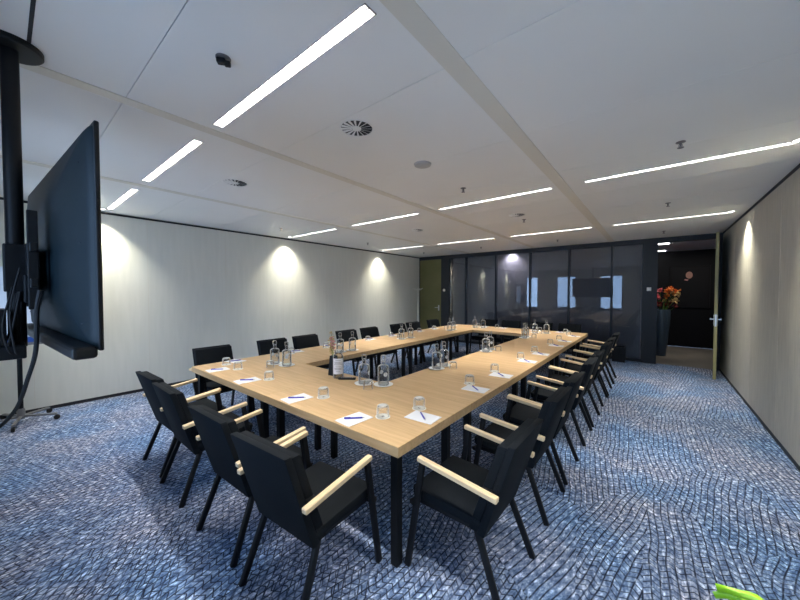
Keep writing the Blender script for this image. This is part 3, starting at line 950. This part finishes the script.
# flipchart stand by the left wall
fx, fy = -6.02, .12
t = thing('flipchart_stand', 'wheeled stand with grey star base and board, behind the television by the left wall', 'flipchart', (fx, fy, 0))
b = nb(); lathe(b, [(0, .10), (.022, .10), (.022, 1.20), (0, 1.20)], 16); obj('post', b, M['black_metal'], t, True)
b = nb(); lathe(b, [(0, .06), (.035, .06), (.035, .16), (.028, .18), (0, .18)], 16); obj('hub', b, M['grey_metal'], t, True)
for k in range(5):
    a = R(-12 + 72 * k); d = Vector((math.cos(a), math.sin(a), 0))
    b = nb(); bar(b, d * .03 + Vector((0, 0, .085)), d * .33 + Vector((0, 0, .072)), .03, .022, ref=(-d.y, d.x, 0), bev=.004); lg = obj('base_arm', b, M['grey_metal'], t)
    b = nb()
    w_ = Matrix.Translation(d * .33 + Vector((0, 0, .03))) @ Matrix.Rotation(a, 4, 'Z') @ Matrix.Rotation(R(90), 4, 'X')
    lathe(b, [(0, -.012), (.028, -.012), (.030, -.008), (.030, .008), (.028, .012), (0, .012)], 16)
    bmesh.ops.transform(b, matrix=w_, verts=b.verts)
    obj('caster', b, M['rubber'], lg, True)
b = nb(); box(b, -.02, .01, -.36, .36, 1.02, 1.90, .004, Matrix.Rotation(R(0), 4, 'Z')); obj('board', b, M['board'], t)
b = nb(); box(b, -.01, .10, -.36, .36, .955, .975, .004); box(b, .09, .10, -.36, .36, .975, .99, .002); obj('pen_tray', b, M['grey_metal'], t)
b = nb(); box(b, .015, .085, -.10, .12, .976, 1.05, .006)
bb = tag(obj('supply_box', b, M['blue_box'], None, False, (fx, fy, .001)), 'blue box on the tray of the wheeled flipchart stand', 'box')

# ------------------------------------------------------------------ far end items
t = thing('waste_bin', 'small square black waste bin at the glass partition behind the right-hand chairs', 'bin', (-.66, 8.90, 0))
b = nb()
for (x0, x1, y0, y1) in ((-.12, .12, -.12, -.112), (-.12, .12, .112, .12), (-.12, -.112, -.112, .112), (.112, .12, -.112, .112)):
    box(b, x0, x1, y0, y1, 0, .33)
box(b, -.112, .112, -.112, .112, 0, .01); obj('bin_body', b, M['black_plastic'], t)
b = nb()
for (x0, x1, y0, y1) in ((-.125, .125, -.125, -.105), (-.125, .125, .105, .125), (-.125, -.105, -.105, .105), (.105, .125, -.105, .105)):
    box(b, x0, x1, y0, y1, .325, .34, .002)
obj('rim', b, M['black_plastic'], t)

t = thing('coat_stand', 'slim pale metal coat stand before the olive door in the far left corner', 'coat stand', (-6.16, 8.62, 0))
b = nb(); lathe(b, [(0, .01), (.018, .01), (.018, 1.72), (0, 1.73)], 14); obj('pole', b, M['coat_metal'], t, True)
b = nb(); lathe(b, [(0, 0), (.17, 0), (.17, .012), (.02, .022), (0, .022)], 28); obj('base', b, M['coat_metal'], t, True)
for k in range(4):
    a = R(10 + 90 * k); b = nb()
    tube(b, [(0, 0, 1.66), (.10 * math.cos(a), .10 * math.sin(a), 1.67), (.17 * math.cos(a), .17 * math.sin(a), 1.72)], .008, 8); obj('hook', b, M['coat_metal'], t, True)

b = nb(); box(b, -.04, .04, -.018, 0, -.04, .04, .004)
t = obj('card_reader', b, M['white'], None, False, (-.135, YF - .03, 1.66)); tag(t, 'small square white switch on the dark pier left of the open doorway', 'switch')
b = nb(); box(b, -.02, .02, -.021, -.018, -.02, .02, .001); obj('button', b, M['ceramic'], t)
b = nb(); lathe(b, [(0, 0), (.045, 0), (.045, .015), (.038, .022), (0, .022)], 24); bmesh.ops.transform(b, matrix=Matrix.Rotation(R(90), 4, 'X'), verts=b.verts)
t = obj('thermostat', b, M['white'], None, True, (-5.43, YF, 1.655)); tag(t, 'small round white thermostat on the dark pier beside the olive door', 'thermostat')
b = nb(); lathe(b, [(0, .022), (.02, .022), (.02, .026), (0, .026)], 18); bmesh.ops.transform(b, matrix=Matrix.Rotation(R(90), 4, 'X'), verts=b.verts); obj('dial', b, M['ceramic'], t, True)

# hall: vase of flowers and a dark portrait
t = thing('floor_vase', 'tall blue-grey floor vase of orange and pink flowers in the dark hall', 'vase', (.10, 10.35, 0))
b = nb(); lathe(b, [(0, 0), (.09, 0), (.10, .02), (.13, .35), (.17, .80), (.185, 1.08), (.178, 1.16), (.165, 1.16), (.17, 1.06), (.12, .4), (0, .3)], 28); obj('vase_body', b, M['vase_blue'], t, True)
rnd = random.Random(11)
for k in range(22):
    a = rnd.uniform(0, 2 * PI); rad = rnd.uniform(.02, .22); hgt = rnd.uniform(1.25, 1.68)
    x, y = rad * math.cos(a) + .08, rad * math.sin(a)
    b = nb(); tube(b, curve_pts([(x * .2, y * .2, 1.05), (x * .6, y * .6, hgt - .12), (x, y, hgt)], 6), .004, 5); st = obj('stem', b, M['stem'], t)
    b = nb(); blossom(b, (x, y, hgt), rnd.uniform(.06, .11), 14)
    m_ = M['petal_rose'] if x < -.01 and hgt > 1.4 else (M['petal_red'] if hgt < 1.35 else (M['petal_orange'] if k % 2 else M['petal_yellow']))
    obj('blossom', b, m_, st)
o = spot('hall_spotlight', (.35, 9.75, H - .02), (.15, 10.35, 1.4), 22, 46, .6, (1, .85, .65))

t = thing('portrait_picture', 'large dark picture with a faint pale face on the black hall wall', 'picture', (.74, HY1 - .002, 1.72))
b = nb(); box(b, -.42, .42, -.035, 0, -.55, .62, .004); obj('canvas', b, M['paint_dark'], t)
b = nb()
lathe(b, [(0, 0), (.5, 0), (.95, .003), (1, .006), (0, .006)], 24)
bmesh.ops.transform(b, matrix=Matrix.Translation((-.02, -.036, .36)) @ Matrix.Diagonal((.075, 1, .10, 1)) @ Matrix.Rotation(R(90), 4, 'X'), verts=b.verts)
obj('painted_face', b, M['skin_paint'], t)
b = nb(); v = [b.verts.new(p) for p in ((-.12, -.038, .215), (-.05, -.038, .20), (-.03, -.038, .23), (-.11, -.038, .25))]; b.faces.new(v)
obj('painted_collar', b, M['petal_pink'], t)
for nm, z0, z1 in (('top', .62, .645), ('bottom', -.575, -.55)):
    b = nb(); box(b, -.445, .445, -.045, 0, z0, z1, .002); obj('picture_frame', b, M['paint_dark'], t)
for sx in (-1, 1):
    b = nb(); box(b, min(sx * .42, sx * .445), max(sx * .42, sx * .445), -.045, 0, -.55, .62, .002); obj('picture_frame', b, M['paint_dark'], t)

# poster on the rear wall, seen only as a reflection in the glass
t = thing('wall_poster', 'dark poster with a round white emblem, reflected in the glass partition', 'poster', (-6.13, YB + .001, 1.5))
b = nb(); box(b, -.27, .27, 0, .015, -.5, .55, .002); obj('poster_board', b, M['paint_dark'], t)
b = nb(); lathe(b, [(0, 0), (.17, 0), (.17, .002), (0, .002)], 28); bmesh.ops.transform(b, matrix=Matrix.Translation((0, .017, .02)) @ Matrix.Rotation(R(90), 4, 'X'), verts=b.verts)
obj('emblem', b, M['paper'], t)

# potted plant just below the frame, one leaf reaching into view
t = thing('potted_plant', 'bright green plant leaf reaching up at the bottom right edge', 'plant', (.24, .80, 0))
b = nb(); lathe(b, [(0, 0), (.11, 0), (.14, .30), (.15, .32), (.13, .32), (.12, .27), (0, .26)], 28); obj('plant_pot', b, M['grey_metal'], t, True)


def leaf(pts, wid, thick):
    P = curve_pts(pts, 20); b = nb(); rings = []
    for i, p in enumerate(P):
        f = i / (len(P) - 1); d = (P[min(i + 1, len(P) - 1)] - P[max(i - 1, 0)]).normalized()
        s = d.cross(Vector((0, 0, 1)))
        s = s.normalized() if s.length > .05 else Vector((1, 0, 0))
        u = s.cross(d); w_ = wid * (math.sin(PI * min(1, .12 + .875 * f)) ** .5)
        rings.append([b.verts.new(p + s * w_ * math.cos(q * PI / 4) + u * thick * math.sin(q * PI / 4)) for q in range(8)])
    for A, B_ in zip(rings, rings[1:]):
        for k in range(8): b.faces.new((A[k], A[(k + 1) % 8], B_[(k + 1) % 8], B_[k]))
    b.faces.new(rings[0][::-1]); b.faces.new(rings[-1]); bmesh.ops.recalc_face_normals(b, faces=b.faces)
    return b


leaves = [
    [(-.01, .0, .27), (.02, .05, .60), (.0, .17, .885), (-.055, .188, .945), (-.09, .191, .944), (-.125, .194, .936)],
    [(0, .02, .27), (.05, .06, .55), (.02, .15, .82), (-.05, .20, .905), (-.10, .200, .925), (-.128, .194, .915)],
    [(.02, -.01, .27), (.08, -.02, .55), (.16, -.05, .72), (.24, -.09, .70)],
    [(-.02, -.02, .27), (-.07, -.05, .5), (-.13, -.10, .66), (-.20, -.15, .62)],
]
for i, L in enumerate(leaves):
    obj('leaf', leaf(L, .010, .008), M['leaf_green'], t, True)
